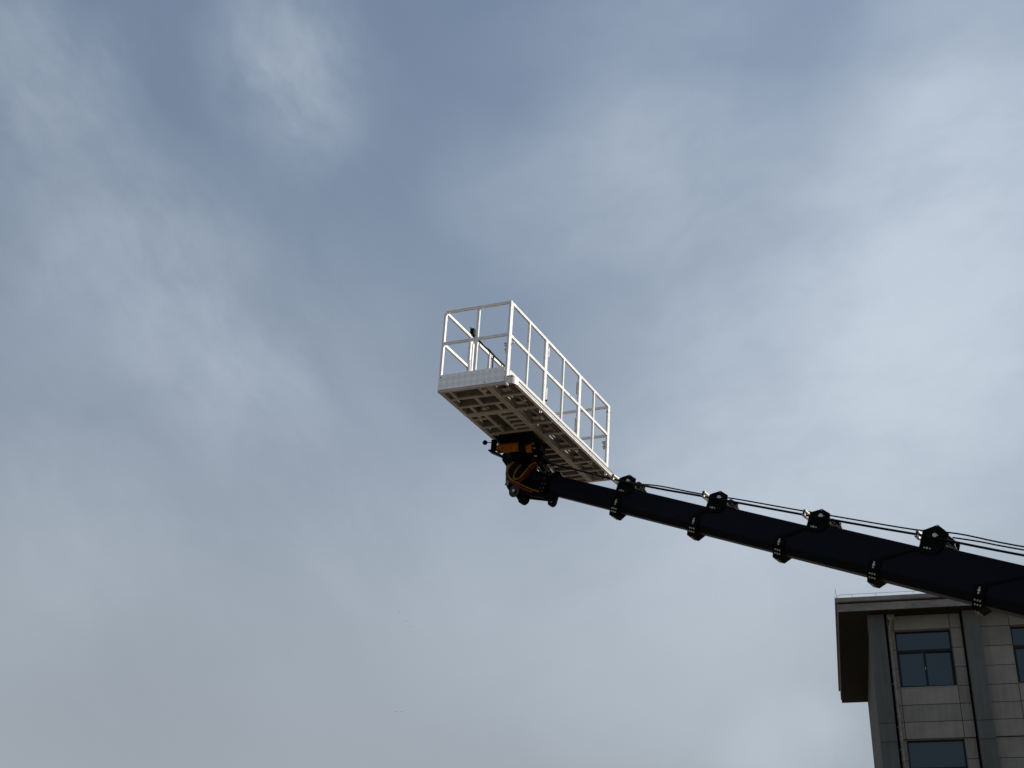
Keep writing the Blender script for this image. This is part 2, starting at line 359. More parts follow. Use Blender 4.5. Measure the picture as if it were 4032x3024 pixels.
def window(x0, x1, zb, zt, top=.64):
    d = .17                                                  # reveal depth
    fz = (zt-zb)
    f = MB()
    fr = .06
    f.box(x0+.012, x0+fr, d-.02, d+.05, zb+.01, zt-.012); f.box(x1-fr, x1-.012, d-.02, d+.05, zb+.01, zt-.012)
    f.box(x0+fr, x1-fr, d-.018, d+.05, zb+.012, zb+.06); f.box(x0+fr, x1-fr, d-.018, d+.05, zt-.05, zt-.014)
    tz = zt-top
    f.box(x0+fr, x1-fr, d-.016, d+.05, tz-.045, tz+.035)
    fo = part('window', f, 'wframe', bld, BF)
    xm = (x0+x1)/2-.01
    s1 = MB().box(x0+fr, xm+.03, d-.002, d+.03, tz-.085, tz-.045).box(x0+fr, xm+.03, d-.002, d+.03, zb+.06, zb+.10).box(x0+fr, x0+fr+.035, d-.002, d+.03, zb+.1, tz-.085).box(xm-.035, xm+.035, d-.002, d+.03, zb+.1, tz-.085)
    part('sash', s1, 'wframe', fo, BF)
    s2 = MB().box(xm+.03, x1-fr, d+.032, d+.05, tz-.085, tz-.045).box(xm+.03, x1-fr, d+.032, d+.05, zb+.06, zb+.10).box(x1-fr-.035, x1-fr, d+.032, d+.05, zb+.1, tz-.085)
    part('sash', s2, 'wframe', fo, BF)
    part('pane', MB().box(x0+fr+.035, xm-.03, d+.012, d+.02, zb+.1, tz-.085), 'glass', fo, BF)
    part('pane', MB().box(xm+.03, x1-fr-.035, d+.04, d+.046, zb+.1, tz-.085), 'glass', fo, BF)
    part('pane', MB().box(x0+fr, x1-fr, d+.02, d+.028, tz+.035, zt-.05), 'glass', fo, BF)
    part('latch', MB().bbox(xm-.022, xm+.0, d-.02, d-.003, zb+.60, zb+.68, .004), 'zinc', fo, BF)
    rv = MB().box(x0-.002, x0+.012, .051, d+.05, zb, zt).box(x1-.012, x1+.002, .051, d+.05, zb, zt).box(x0+.012, x1-.012, .051, d+.05, zt-.014, zt+.002)
    part('reveal', rv, 'panel', fo, BF)
    part('sill', MB().bbox(x0-.0, x1+.0, -.012, d, zb-.03, zb+.008, .004), 'panel', fo, BF)
# cut real openings: the dark core wall is recessed behind the windows
for k, zt in enumerate(WTOP):
    for (x0, x1, kd) in cols:
        if k == 0: wall_panel(x0, x1, zt, SO, 0, 'panel')
        for i in range(6):
            z1, z0 = zt+offs[i], zt+offs[i+1]
            if kd == 'w' and i < 3:
                continue
            if kd == 'p' and k > 0 and i < 3:
                wall_panel(x0, x1, z0, z1, .055, 'panel')
            else:
                wall_panel(x0, x1, max(z0, .02), z1, 0, 'panel2' if (i+k) % 2 else 'panel')
        if kd == 'w': window(x0, x1, zt-1.85, zt, .64 if k == 0 else .86)
bpy.data.objects['wall'].data = MB().box(-.98, S_END, .30, DEP, 0, SO-.01).mesh('wall', 'joint')
back = MB()
for (x0, x1, kd) in cols:
    if kd == 'p': back.box(x0-.02, x1+.02, .056 if False else .115, .299, 0, SO-.012)
for (x0, x1, kd) in cols:
    if kd == 'w':
        for zt in WTOP: back.box(x0+.021, x1-.021, .06, .298, max(.01, zt-3.44), zt-1.87)
        back.box(x0+.021, x1-.021, .062, .298, WTOP[0]+.004, SO-.013)
part('backing_wall', back, 'joint', bld, BF)
# pilasters
for (x0, x1) in ((-1.08, -.58), (1.79, 2.27), (5.29, 5.77), (8.79, 9.21), (12.29, 12.71)):
    p = MB(); zs = [0, 4.0, 7.4, 10.83, 13.69, 14.26, SO-.004]
    yb = .40 if x0 < 0 else .12
    p.box(x0+.012, x1-.012, -.235, yb, 0, SO-.006)
    po = part('pilaster', p, 'joint', bld, BF)
    for a, b in zip(zs, zs[1:]):
        part('pilaster_panel', MB().bbox(x0, x1, -.25, yb-.002 if x0 < 0 else .055-.001, a+.006, b-.006, .006), 'pil', po, BF)
# downpipe
dx = -.45; dy = -.10
dp = MB(); dp.tube([(-.38, dy, 17.58), (-.38, dy, 17.50), (-.40, dy, 17.44), (-.44, dy, 17.36), (-.455, dy, 17.28), (-.455, dy, 17.18)] + [(-.455+.0, dy, z) for z in (15, 12, 8, 4, .05)], .05, 14)
po = part('downpipe', dp, 'pipe', bld, BF, 50)
hop = MB(); hop.add([(-.38+sx*a, dy+sy*b, z) for z, a, b in ((17.74, .115, .09), (17.66, .115, .09), (17.60, .075, .065), (17.56, .055, .055)) for sx, sy in ((-1, -1), (1, -1), (1, 1), (-1, 1))],
                    [(4*i+k, 4*i+(k+1) % 4, 4*i+4+(k+1) % 4, 4*i+4+k) for i in range(3) for k in range(4)] + [(0, 1, 2, 3), (12, 13, 14, 15)])
part('hopper', hop, 'pipe', po, BF)
cm = MB().cyl((0, 0, -.05), (0, 0, .05), .058, 14).mesh('coupling', 'pipe', 50)
bm_ = MB().box(-.075, .075, -.01, .095, -.015, .015).mesh('pipe_clip', 'galv')
for z in (15.85, 14.50, 13.80, 13.20, 11.5, 9.5, 7.5, 5.5, 3.5, 1.5):
    link('coupling', cm, po, BF @ Matrix.Translation((-.455, dy, z)))
    link('pipe_clip', bm_, po, BF @ Matrix.Translation((-.455, dy, z-.32)))

# ------------------------------------------------------------------ work basket
cu = Vector((.904, -.422, -.068)).normalized(); cw = Vector((.033, -.091, .995)); cw = (cw-cu*cw.dot(cu)).normalized(); cv = cw.cross(cu)
CF = frame_of(Vector((-.889, 14.803, 9.884)), cu, cv, cw)                  # x across (left to right), y along, z up
W, LN, H = .908, 3.30, 1.10
bk = thing('work_basket', CF, 'long white aluminium work basket with guardrails, hung on the tip of the dark boom', 'basket')
def prof(x0, x1, y0, y1, z0, z1, g=.0035):
    """extruded profile along its longest side with a shallow groove in every long face"""
    d = [x1-x0, y1-y0, z1-z0]; ax_ = d.index(max(d)); lo = (x0, y0, z0); hi = (x1, y1, z1)
    i, j = [k for k in range(3) if k != ax_]
    a0, a1, b0, b1 = lo[i], hi[i], lo[j], hi[j]; am, bm2 = (a0+a1)/2, (b0+b1)/2; t = .004; c = .002
    poly = [(a0+c, b0), (am-t, b0), (am-t, b0+g), (am+t, b0+g), (am+t, b0), (a1-c, b0), (a1, b0+c), (a1, bm2-t), (a1-g, bm2-t), (a1-g, bm2+t), (a1, bm2+t), (a1, b1-c),
            (a1-c, b1), (am+t, b1), (am+t, b1-g), (am-t, b1-g), (am-t, b1), (a0+c, b1), (a0, b1-c), (a0, bm2+t), (a0+g, bm2+t), (a0+g, bm2-t), (a0, bm2-t), (a0, b0+c)]
    return MB().prism(poly, ax_, lo[ax_], hi[ax_])
T = .030; RT = .037
def P_(name, mb, m='alum', parent=bk, smooth=None): return part(name, mb, m, parent, CF, smooth)
# right side: double posts carry the gate, single posts between
doubles = [(0, .068), (1.06, 1.128), (2.175, 2.243), (3.232, 3.30)]
singles = [.57, 1.655, 2.72]
def rail_run(x0, x1, dbl, sgl, toe_out):
    posts = sorted([(a, b) for a, b in dbl] + [(c-T/2, c+T/2) for c in sgl])
    for a, b in posts:
        if b-a > T+.01:
            P_('post', prof(x0, x1, a, a+.0335, .0, H)); P_('post', prof(x0, x1, a+.0345, b, .0, H-.004))
        else:
            P_('post', prof(x0, x1, a, b, .02, H-RT))
    seg = [d for d in sorted(dbl)]
    for (a, b), (c, d) in zip(seg, seg[1:]):
        P_('top_rail', prof(x0+.001, x1-.001, b+.001, c-.001, H-RT, H-.001))
        cuts = [b] + [v for s in sgl if b < s < c for v in (s-T/2, s+T/2)] + [c]
        for p, q in zip(cuts[::2], cuts[1::2]): P_('mid_rail', prof(x0+.002, x1-.002, p+.0005, q-.0005, .633, .633+RT))
rail_run(W-T, W, doubles, singles, True)
rail_run(0, T, [(0, .04), (.69, .758), (2.175, 2.243), (3.232, 3.30)], [1.262, 1.74, 2.72], False)
# near and far ends
for y0, y1, mid in ((.001, T-.001, True), (LN-T+.001, LN-.001, False)):
    P_('end_rail', prof(T+.001, W-T-.001, y0, y1, H-RT+.001, H-.002))
    if mid:
        P_('end_post', prof(.453, .488, y0, y1, .03, H-RT))
        P_('end_rail', prof(T+.001, .452, y0+.001, y1-.001, .634, .634+RT)); P_('end_rail', prof(.489, W-T-.001, y0+.001, y1-.001, .634, .634+RT))
    else:
        P_('end_rail', prof(T+.001, W-T-.001, y0+.001, y1-.001, .634, .634+RT))
# tread-plate kick boards
P_('kick_board', MB().box(.012, W-T-.002, -.006, -.001, .028, .222), 'tread_end')
P_('kick_board', MB().box(.03, W-T-.002, LN+.001, LN+.005, .028, .222), 'tread_end')
P_('kick_board', MB().box(W+.001, W+.005, .070, LN-.07, .03, .207), 'tread_side')
P_('kick_board', MB().box(-.005, -.001, .04, LN-.04, .03, .207), 'tread_side')
# rivets on the kick boards
rv = MB().cyl((0, 0, 0), (0, -.006, 0), .006, 8).mesh('rivet', 'black')
for x, z in ((.63, .045), (.03, .19)): link('rivet', rv, bk, CF @ Matrix.Translation((x, -.006, z)))
rv2 = MB().cyl((0, 0, 0), (.008, 0, 0), .008, 8).mesh('rivet', 'black')
for y in (1.32, 2.36): link('rivet', rv2, bk, CF @ Matrix.Translation((1.012, y, .052)))
# floor: edge beams
bprof = [(.976, .0), (1.002, .0), (1.010, .006), (1.010, .020), (.999, .024), (.999, .034), (1.010, .038), (1.010, .048), (.999, .052), (.999, .060), (.990, .064), (.975, .070), (W+.012, .070), (W+.012, .066), (.976, .064)]
for a, b in ((.105, .86), (.866, 2.6), (2.606, 3.27)):
    P_('edge_beam', MB().prism(bprof, 1, a, b), 'beam')
ca = MB(); vs = []; n = 14
for k in range(n+1):
    t = math.pi/2*k/n; vs.append((W+.004+.104*math.sin(t), .104-.104*math.cos(t)))
inner = [(W+.004+.098*math.sin(math.pi/2*k/n), .104-.098*math.cos(math.pi/2*k/n)) for k in range(n+1)]
ca.prism(vs+inner[::-1], 2, .001, .085); P_('corner_band', ca, 'beam', bk, 50)
def tbeam(name, x0, x1, y0, y1, z0, z1):
    """T section: bright flange below, narrower web above it, shade put into its darker colour"""
    i_ = .009; along_y = (y1-y0) > (x1-x0)
    fl = prof(x0, x1, y0, y1, z0, z0+.022, .0025) if max(x1-x0, y1-y0) > .05 else MB().box(x0, x1, y0, y1, z0, z0+.022)
    nf = len(fl.f)
    if along_y: fl.box(x0+i_, x1-i_, y0, y1, z0+.0225, .094)
    else: fl.box(x0, x1, y0+i_, y1-i_, z0+.0225, .094)
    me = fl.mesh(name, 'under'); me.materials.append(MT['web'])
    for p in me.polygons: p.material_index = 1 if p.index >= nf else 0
    return link(name, me, bk, CF)
# under-floor grid (all pieces of the frame hang between z = 0 and .085)
P_('edge_beam', prof(.002, .05, .05, LN, .004, .075), 'under')
P_('edge_beam', MB().bbox(.0, W-.002, .0, .022, .0, .027, .002).bbox(.0, W-.002, .023, .05, .004, .07, .002), 'under')
P_('edge_beam', MB().bbox(.05, 1.0, 3.272, 3.32, .0, .075, .003), 'under')
P_('main_beam', MB().bbox(.628, .657, .05, 3.271, -.004, .08, .003).bbox(.661, .692, .05, 3.271, -.002, .08, .003).box(.657, .661, .05, 3.271, .01, .07), 'under')
P_('edge_beam', MB().bbox(.908, .919, .07, 3.27, .020, .08, .002), 'web')
rc = [.35, .755, 1.235, 1.60, 2.12, 2.60, 2.93]
for c in rc: tbeam('cross_beam', .693, .975, c-.02, c+.02, .001, .07)
lc = [.265, .505]
for c in lc: tbeam('cross_beam', .051, .627, c-.018, c+.018, .001, .07)
for c in (.725, .775): tbeam('cross_beam', .051, .627, c-.02, c+.02, -.003, .07)
tbeam('cross_beam', .051, .23, .905-.016, .905+.016, .001, .06)
tbeam('cross_beam', .051, .30, 1.165-.016, 1.165+.016, .001, .06)
tbeam('cross_beam', .051, .627, 1.37, 1.405, .001, .07)
for a in (.90, 1.03, 1.16, 1.27): tbeam('cross_beam', .45, .627, a-.017, a+.017, .003, .06)
for a in (2.06, 2.22, 2.40, 2.56, 2.66, 2.84, 3.02, 3.16): tbeam('cross_beam', .33, .627, a-.016, a+.016, .003, .06)
for a in (2.0, 2.35, 2.62, 2.95): tbeam('cross_beam', .051, .29, a-.016, a+.016, .003, .06)
# stringers between the cross beams
for x, a, b in ((.14, .05, .246), (.53, .05, .246), (.36, .284, .486), (.18, .524, .70), (.53, .524, .70), (.25, .797, 1.36), (.43, .797, 1.36), (.31, 1.95, 3.27), (.155, .797, .88)):
    tbeam('stringer', x-.018, x+.018, a, b, .004, .055)
for a, b in zip([.05]+[c+.021 for c in rc], [c-.021 for c in rc]+[3.27]):
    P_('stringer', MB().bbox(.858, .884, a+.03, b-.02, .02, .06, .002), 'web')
    # pressed tray lip inside the bay
    x0, x1, y0, y1, zt = .695, .856, a+.004, b-.004, .075
    P_('tray_lip', MB().box(x0+.035, x1, y0+.0, y0+.05, .052, .056).box(x0+.035, x1, y1-.09, y1, .052, .056).box(x1-.03, x1, y0+.05, y1-.09, .051, .055), 'under')
# clamps, eyes and pins under the floor
for x, y in ((.57, .13), (.33, .62), (.46, .92), (.44, 2.62)):
    P_('clamp', MB().bbox(x-.03, x+.03, y-.02, y+.02, .0, .05, .003).cyl((x+.045, y-.03, .02), (x+.045, y+.03, .02), .008, 8), 'under', bk, 40)
for y in (.80, 2.99):
    P_('hanger_eye', MB().cyl((.985, y, .0), (.985, y, -.055), .005, 8).ball((.985, y+.04, -.03), .014, 8, 6), 'zinc', bk, 40)
for y in (1.63, 1.72): P_('slot_tag', MB().bbox(.972, .976, y-.012, y+.012, .004, .04, .001), 'nylon')
# floor sheets, with added slots that let light in beside the main beam
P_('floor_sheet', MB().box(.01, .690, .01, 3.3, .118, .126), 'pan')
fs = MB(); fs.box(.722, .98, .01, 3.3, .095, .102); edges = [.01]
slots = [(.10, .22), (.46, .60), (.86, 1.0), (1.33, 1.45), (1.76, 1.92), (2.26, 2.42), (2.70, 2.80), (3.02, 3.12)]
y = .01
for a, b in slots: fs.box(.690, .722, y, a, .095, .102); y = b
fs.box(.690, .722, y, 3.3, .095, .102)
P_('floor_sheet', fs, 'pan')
# hinges and latches
for y, z0, z1 in ((1.137, .86, .985), (1.137, .27, .43)):
    h = MB().cyl((W+.004, y, z0), (W+.004, y, z1), .009, 10).bbox(W-.02, W+.006, y-.012, y+.002, z0+.02, z1-.02, .002)
    P_('hinge', h, 'alum', bk, 40)
for y, z0, z1 in ((2.168, .80, .97), (2.168, .26, .45)):
    P_('hinge', MB().bbox(W-T-.006, W-T+.014, y-.008, y+.006, z0, z1, .002), 'under')
P_('hinge_cap', MB().cyl((W+.005, 1.137, .255), (W+.005, 1.137, .272), .014, 10), 'black')
def latch(x, y, z, sc=1.0):
    m = MB().bbox(x-.012, x+.012, y-.006, y+.006, z-.1*sc, z+.06*sc, .002).bbox(x-.035, x+.02, y-.01, y+.01, z+.055*sc, z+.07*sc, .002).bbox(x-.03, x, y-.008, y+.008, z+.02*sc, z+.034*sc, .002).bbox(x-.03, x+.03, y-.008, y+.008, z-.05*sc, z-.035*sc, .002)
    P_('latch', m, 'under')
latch(W-T-.018, .045, .50, .8); latch(W-T-.014, 3.235, .50, .7)
P_('latch_knob', MB().cyl((W+.0, .08, .555), (W+.03, .08, .565), .012, 10), 'zinc', bk, 40)
# gate lock on the left double post and control box on top of it
P_('gate_plate', MB().bbox(T+.001, T+.012, .675, .70, .42, .98, .002).bbox(T+.001, T+.012, .745, .775, .25, 1.0, .002), 'alum')
P_('lock_slot', MB().box(T+.0125, T+.015, .683, .691, .55, .74), 'black')
cb = MB().bbox(.0, .055, .70, .79, 1.105, 1.20, .006); cb.add([(.0, .70, 1.2), (.014, .70, 1.2), (.002, .70, 1.222), (.0, .79, 1.2), (.014, .79, 1.2), (.002, .79, 1.222)], [(0, 1, 2), (3, 5, 4), (0, 3, 4, 1), (1, 4, 5, 2), (0, 2, 5, 3)])
P_('control_box', cb, 'rubber')
# cable strapped on the left top rail
cab = spline([(.022, .80, 1.125), (.03, .95, 1.118), (.018, 1.10, 1.122), (.026, 1.20, 1.13), (.03, 1.29, 1.118), (.02, 1.45, 1.124), (.024, 1.7, 1.12), (.022, 2.3, 1.12)], 6)
P_('cable', MB().tube(cab, .013, 8), 'rubber', bk, 60)
P_('cable', MB().tube(spline([(.05, 1.30, 1.11), (.048, 1.305, .9), (.046, 1.30, .6), (.05, 1.305, .12)], 5), .008, 8), 'rubber', bk, 60)
tm = MB().box(-.003, T+.003, -.006, .006, H-T-.004, H+.024).mesh('cable_tie', 'rubber')
for yy in (.93, 1.23, 1.36, 1.6, 1.95): link('cable_tie', tm, bk, CF @ Matrix.Translation((0, yy, 0)))
hm = MB().cyl((0, 0, 0), (.004, 0, 0), .007, 8).mesh('bolt', 'steel')
for y, z in ((.03, .985), (3.28, .99), (1.35, .655), (1.9, .655)): link('bolt', hm, bk, CF @ Matrix.Translation((W-.001, y, z)))
hm2 = MB().cyl((0, 0, 0), (0, -.004, 0), .009, 8).mesh('bolt', 'black')
link('bolt', hm2, bk, CF @ Matrix.Translation((W-T/2, 3.231, .985)))

# ------------------------------------------------------------------ telescopic boom
bd = Vector((-.734353711968635, .522938319428319, .432735646545755)); bsd = Vector((-.5800623622705575, -.8145720691731949, 0)); bup = Vector((.352494371011776, -.25101366137400766, .9015208595526936))
QF = frame_of(Vector((1.2908842536, 15.7391519957, 8.9217137761)), bd, bsd, bup)      # x towards the tip, y towards the camera side, z up
base = QF @ Vector((-15.6, 0, -.2))
boom = thing('telescopic_boom', Matrix.Translation((base.x, base.y, 0)), 'nearly black navy telescopic boom rising from the right to the basket', 'boom')
def Q_(name, mb, m, parent=boom, smooth=None): return part(name, mb, m, parent, QF, smooth)
NS = 8
def dims(j): return dict(hw=(.17+.035*j)/2, top=.166+.05*j, bot=-.077-.005*j, fold=-.006-.003*j)
for j in range(NS):
    D = dims(j); hw, tp, bt, fo = D['hw'], D['top'], D['bot'], D['fold']
    i = j-1
    front = 1.10 if j == 0 else -.03-1.16*i
    cut = 0 if j == 0 else .16*i
    back = front-(1.95+.05*j) if j < NS-1 else -16.0
    lo_h = .055; hi_h = tp-.075
    if hi_h < lo_h+.01: hi_h = lo_h+.012
    half = [(hw*.42, bt, 0), (hw*.5, bt, 0), (hw, fo-.012, 0), (hw+.0015, fo, 0), (hw, fo+.012, 0), (hw, lo_h, 0), (hw, hi_h, cut), (hw, tp-.02, cut), (hw-.006, tp-.006, cut), (hw-.02, tp, cut), (0, tp+.001, cut)]
    n = len(half); mb = MB()
    ringF = [(front-c, b, h) for b, h, c in half] + [(front-c, -b, h) for b, h, c in half[::-1]]
    ringB = [(back, b, h) for b, h, c in half] + [(back, -b, h) for b, h, c in half[::-1]]
    N2 = len(ringF)
    mb.add(ringF+ringB, [(k, (k+1) % N2, N2+(k+1) % N2, N2+k) for k in range(N2-1)] + [(N2-1, 0, N2, 2*N2-1)])
    mb.add(ringF, [(k, k+1, N2-2-k, N2-1-k) for k in range(n-1)])
    sec = Q_('boom_section', mb, 'navy')
    # underside strip, ground light painted in as a lighter colour
    Q_('ground_lit_strip', MB().box(back+.01, front-.005, -hw*.40, hw*.40, bt-.006, bt-.0005), 'lit_plate_grease', sec)
    if j == 0 or i > 5: continue
    # collar: U-shaped reinforcement at the lower front
    o = .012
    outer = [(hw+o, lo_h), (hw+o, fo-.03), (.084, -.160-.003*j), (-.084, -.160-.003*j), (-hw-o, fo-.03), (-hw-o, lo_h)]
    inn = [(-hw+.004, lo_h), (-hw+.004, fo-.0), (-hw*.45, bt+.004), (hw*.45, bt+.004), (hw-.004, fo), (hw-.004, lo_h)]
    col_ = MB()
    a0, a1 = front+.004, front-.135
    poly = outer+inn
    m_ = len(poly)
    fa = [a0-(.018 if h < -.1 else (.006 if h < 0 else 0)) for b, h in poly]
    col_.add([(fa[k], b, h) for k, (b, h) in enumerate(poly)] + [(front-.085 if h < -.1 else a1, b, h) for b, h in poly],
             [(k, (k+1) % m_, m_+(k+1) % m_, m_+k) for k in range(m_)] + [(k, k+1, m_-2-k, m_-1-k) for k in range(5)] + [(m_+k, m_+k+1, 2*m_-2-k, 2*m_-1-k) for k in range(5)])
    co = Q_('collar', col_, 'black')
    # bolts on the collar
    def bolts(pts, y, z_is_h=True, r=.0085, par=co, nrm=(0, 1, 0)):
        key = 'b%.3f%s' % (r, nrm)
        if key not in pmesh:
            v = Vector(nrm)*.008
            pmesh[key] = MB().cyl((0, 0, 0), v, r, 6).cyl(v*1.0, v*1.5, r*.6, 6).mesh('bolt', 'zinc')
        for a, h, yy in pts: link('bolt', pmesh[key], par, QF @ Matrix.Translation((a, yy, h)))
    bolts([(front-.064, .030, hw+o), (front-.069, -.024, hw+o)], 0, r=.0105)
    bolts([(front-.066, .004, hw+o)], 0, r=.0155)
    # lower facet of the collar carries a grid of screws
    f0, f1 = Vector((hw+o, fo-.03)), Vector((.084, -.160-.003*j)); fn = Vector((f0.y-f1.y, -(f0.x-f1.x))).normalized()
    nn = (0, round(fn.x, 3), round(fn.y, 3))
    g_ = []
    for t in (.30, .60):
        q = f0.lerp(f1, t)
        for a in (.040, .068, .096): g_.append((front-a-.005*t, q.y, q.x))
    bolts(g_, 0, nrm=nn, r=.0095)
    bolts([(front-.040-.026*k, -.160-.003*j, .05-.05*l) for k in range(2) for l in range(3)], 0, nrm=(0, 0, -1), r=.006)
    # doubler along the slanted cut
    bf = front-cut
    sl = MB().prism([(front+.003, lo_h-.01), (bf+.003, hi_h), (bf-.06, hi_h+.02), (front-.09, lo_h-.01)], 1, hw-.002, hw+.008) if cut > .01 else MB().box(front-.1, front+.003, hw-.002, hw+.008, lo_h-.01, hi_h+.02)
    Q_('doubler', sl, 'black', sec)
    # guide bracket on top, one cheek on each side
    pent = [(0, -.10), (.005, -.02), (.017, .082), (-.007, .102), (-.108, .158), (-.216, .127), (-.238, .06), (-.238, .01), (-.232, -.015), (-.196, -.088), (-.140, -.106), (-.012, -.115)]
    if i >= 3: pent = [(0, -.11), (.009, -.016), (.023, .119), (-.004, .133), (-.113, .208), (-.201, .169), (-.255, .14), (-.267, .054), (-.263, .009), (-.196, -.099), (-.109, -.122), (-.007, -.121)]
    pk = pent[4][1]
    br = MB().prism([(bf+a, tp+h) for a, h in pent], 1, hw+.004, hw+.016)
    br_o = Q_('guide_bracket', br, 'black')
    Q_('guide_cheek', MB().prism([(bf+a, tp+h) for a, h in pent], 1, -hw-.016, -hw-.004), 'black', br_o)
    Q_('guide_block', MB().bbox(bf-.235, bf-.03, -hw-.003, hw+.003, tp+.004, tp+.075, .004), 'black', br_o)
    Q_('lifting_eye', MB().cyl((bf-.11, hw+.0165, tp+pk-.016), (bf-.11, hw+.0185, tp+pk-.016), .006, 8), 'zinc', br_o)
    bolts([(bf-.057, tp-.062, hw+.016), (bf-.117, tp-.060, hw+.016)], 0, par=br_o)
    bolts([(bf-.085, tp-.060, hw+.016)], 0, r=.012, par=br_o)
    tear = [(-.118+.026*math.cos(t), .133+.022*math.sin(t)) for t in [R(30+k*25) for k in range(13)]] + [(-.165, .135)]
    tear = sorted(tear, key=lambda p: math.atan2(p[1]-.133, p[0]+.125))
    Q_('grease_pad', MB().prism([(bf+a, tp+h-.042-(.012 if i < 3 else 0)) for a, h in tear], 1, hw+.0165, hw+.021), 'zinc', br_o)
    Q_('weld_bead', MB().tube([(bf-.246, hw+.01, tp+.03), (bf-.262, hw+.004, tp+.008), (bf-.30, hw-.01, tp+.004), (bf-.36, hw-.012, tp+.003)], .009, 7), 'lit_plate_grease', br_o, 60)
    # white nylon guide rollers in front of the bracket
    ra = bf+.062
    for da, dh, y0, y1, r in ((0, .082, .195, .07, .017), (-.003, .034, .195, .12, .019), (-.045, .016, .150, .06, .018)):
        Q_('roller', MB().cyl((ra+da, hw*0+y0, tp+dh), (ra+da, y1, tp+dh), r, 14), 'nylon', br_o, 40)
    Q_('roller_link', MB().bbox(ra-.010, ra+.012, .196, .203, tp+.026, tp+.092, .003).cyl((ra, .203, tp+.082), (ra, .208, tp+.082), .014, 10).cyl((ra-.003, .203, tp+.034), (ra-.003, .208, tp+.034), .014, 10), 'black', br_o)
    Q_('roller_pin', MB().cyl((ra, .208, tp+.082), (ra, .213, tp+.082), .007, 8).cyl((ra-.003, .208, tp+.034), (ra-.003, .213, tp+.034), .007, 8), 'zinc', br_o)
    Q_('roller_arm', MB().bbox(bf-.02, ra+.01, -.02, .03, tp+.005, tp+.02, .003).bbox(ra-.012, ra+.012, .0, .03, tp+.006, tp+.095, .003), 'black', br_o)
    rag = MB()
    for k in range(7):
        a = bf-.25-.012*k; rag.ball((a, -.02+random.uniform(-.03, .05), tp+.10-.014*k), .010+random.uniform(0, .006), 7, 5)
    Q_('grease_lump', rag, 'lit_plate_grease', br_o, 60)
# service cables on the boom
lowc = [(1.30, .16, .30), (1.17, .16, .272), (.85, .16, .268), (.5, .16, .267), (.01, .16, .258), (-.675, .16, .276), (-1.26, .16, .304), (-2.39, .16, .351), (-3.31, .16, .393), (-3.92, .17, .423), (-4.17, .185, .425), (-4.97, .19, .446), (-6.2, .2, .50), (-8.3, .21, .60), (-11, .15, .66), (-15.3, .12, .60)]
sp_ = spline(lowc, 5)
Q_('service_cable', MB().tube(sp_, .0115, 10), 'rubber', boom, 60)
Q_('service_cable', MB().tube([p+Vector((0, -.016, .010)) for p in sp_ if p.x < 1.25], .009, 8), 'rubber', boom, 60)
hic = [(-.25, .0, .318), (-.541, 0, .350), (-1.127, 0, .369), (-1.61, 0, .405), (-2.277, 0, .434), (-2.908, 0, .466), (-3.793, 0, .514), (-4.254, 0, .572), (-4.873, 0, .584), (-6.2, 0, .66), (-8.3, 0, .74), (-11, 0, .74), (-15.3, 0, .62)]
Q_('service_cable', MB().tube(spline(hic, 5), .0085, 8), 'rubber', boom, 60)
Q_('service_cable', MB().tube(spline([(-4.22, 0, .520), (-4.5, 0, .540), (-4.883, 0, .552), (-6.2, 0, .62), (-8.3, 0, .70), (-11, 0, .70), (-15.3, 0, .58)], 5), .0085, 8), 'rubber', boom, 60)
# base: pivot cheeks and pedestal out of frame to the right
BX = Matrix.Translation((base.x, base.y, 0))
part('pedestal', MB().bbox(-.75, .75, -.75, .75, 0, .9, .04).cyl((0, 0, .9), (0, 0, 1.25), .6, 24).bbox(-.35, .35, -.42, .42, 1.25, base.z+.3, .04), 'black', boom, BX)

# ------------------------------------------------------------------ boom head under the basket
hw0 = dims(0)['hw']
Q_('end_flange', MB().bbox(1.03, 1.065, -hw0-.035, hw0+.035, -.11, .185, .004).bbox(1.075, 1.11, -hw0-.03, hw0+.03, -.105, .18, .004), 'black')
fb = MB().cyl((0, 0, 0), (0, .009, 0), .0065, 6).mesh('bolt', 'steel')
for a, h in ((1.095, .13), (1.045, .135), (1.09, .075), (1.05, .01), (1.092, .005), (1.05, -.05), (1.092, -.06), (1.05, -.09)):
    link('bolt', fb, boom, QF @ Matrix.Translation((a, hw0+.034, h)))
# rounded lug below the flange
lug = [(1.07, -.10), (1.0, -.145), (.945, -.20)] + [(.90+.052*math.cos(R(t)), -.185+.05*math.sin(R(t))) for t in range(-40, -215, -25)] + [(.86, -.10), (.87, -.06), (1.07, -.06)]
Q_('lug', MB().prism(lug, 1, .0, .06), 'black')
Q_('lug_pin', MB().cyl((.89, .06, -.185), (.89, .068, -.185), .012, 12), 'steel', boom, 40)
# upper tapered arm and lower link running to the knuckle
up_ = [(1.52, .035), (1.40, .135), (1.33, .165), (1.11, .155), (1.11, .06), (1.30, .03)]
Q_('head_arm', MB().prism(up_, 1, -.075, .075), 'navy')
Q_('head_side', MB().prism([(1.62, -.10), (1.56, .04), (1.40, .05), (1.11, .08), (1.11, -.02), (1.30, -.075)], 1, -.06, .03), 'black')
Q_('link_bar', MB().prism([(1.46, -.11), (1.06, -.10), (1.03, -.155), (1.42, -.20)], 1, .035, .075).prism([(1.46, -.11), (1.06, -.10), (1.03, -.155), (1.42, -.20)], 1, -.075, -.035), 'black')
d1 = Q_('pin_disc', MB().cyl((1.515, .076, -.172), (1.515, .09, -.172), .082, 32), 'disc', boom, 40)
Q_('pin_washer', MB().cyl((1.515, .0905, -.172), (1.515, .095, -.172), .034, 20), 'rubber', d1, 40)
Q_('pin_nut', MB().cyl((1.515, .0955, -.172), (1.515, .108, -.172), .023, 6).cyl((1.515, .108, -.172), (1.515, .112, -.172), .012, 10), 'zinc', d1)
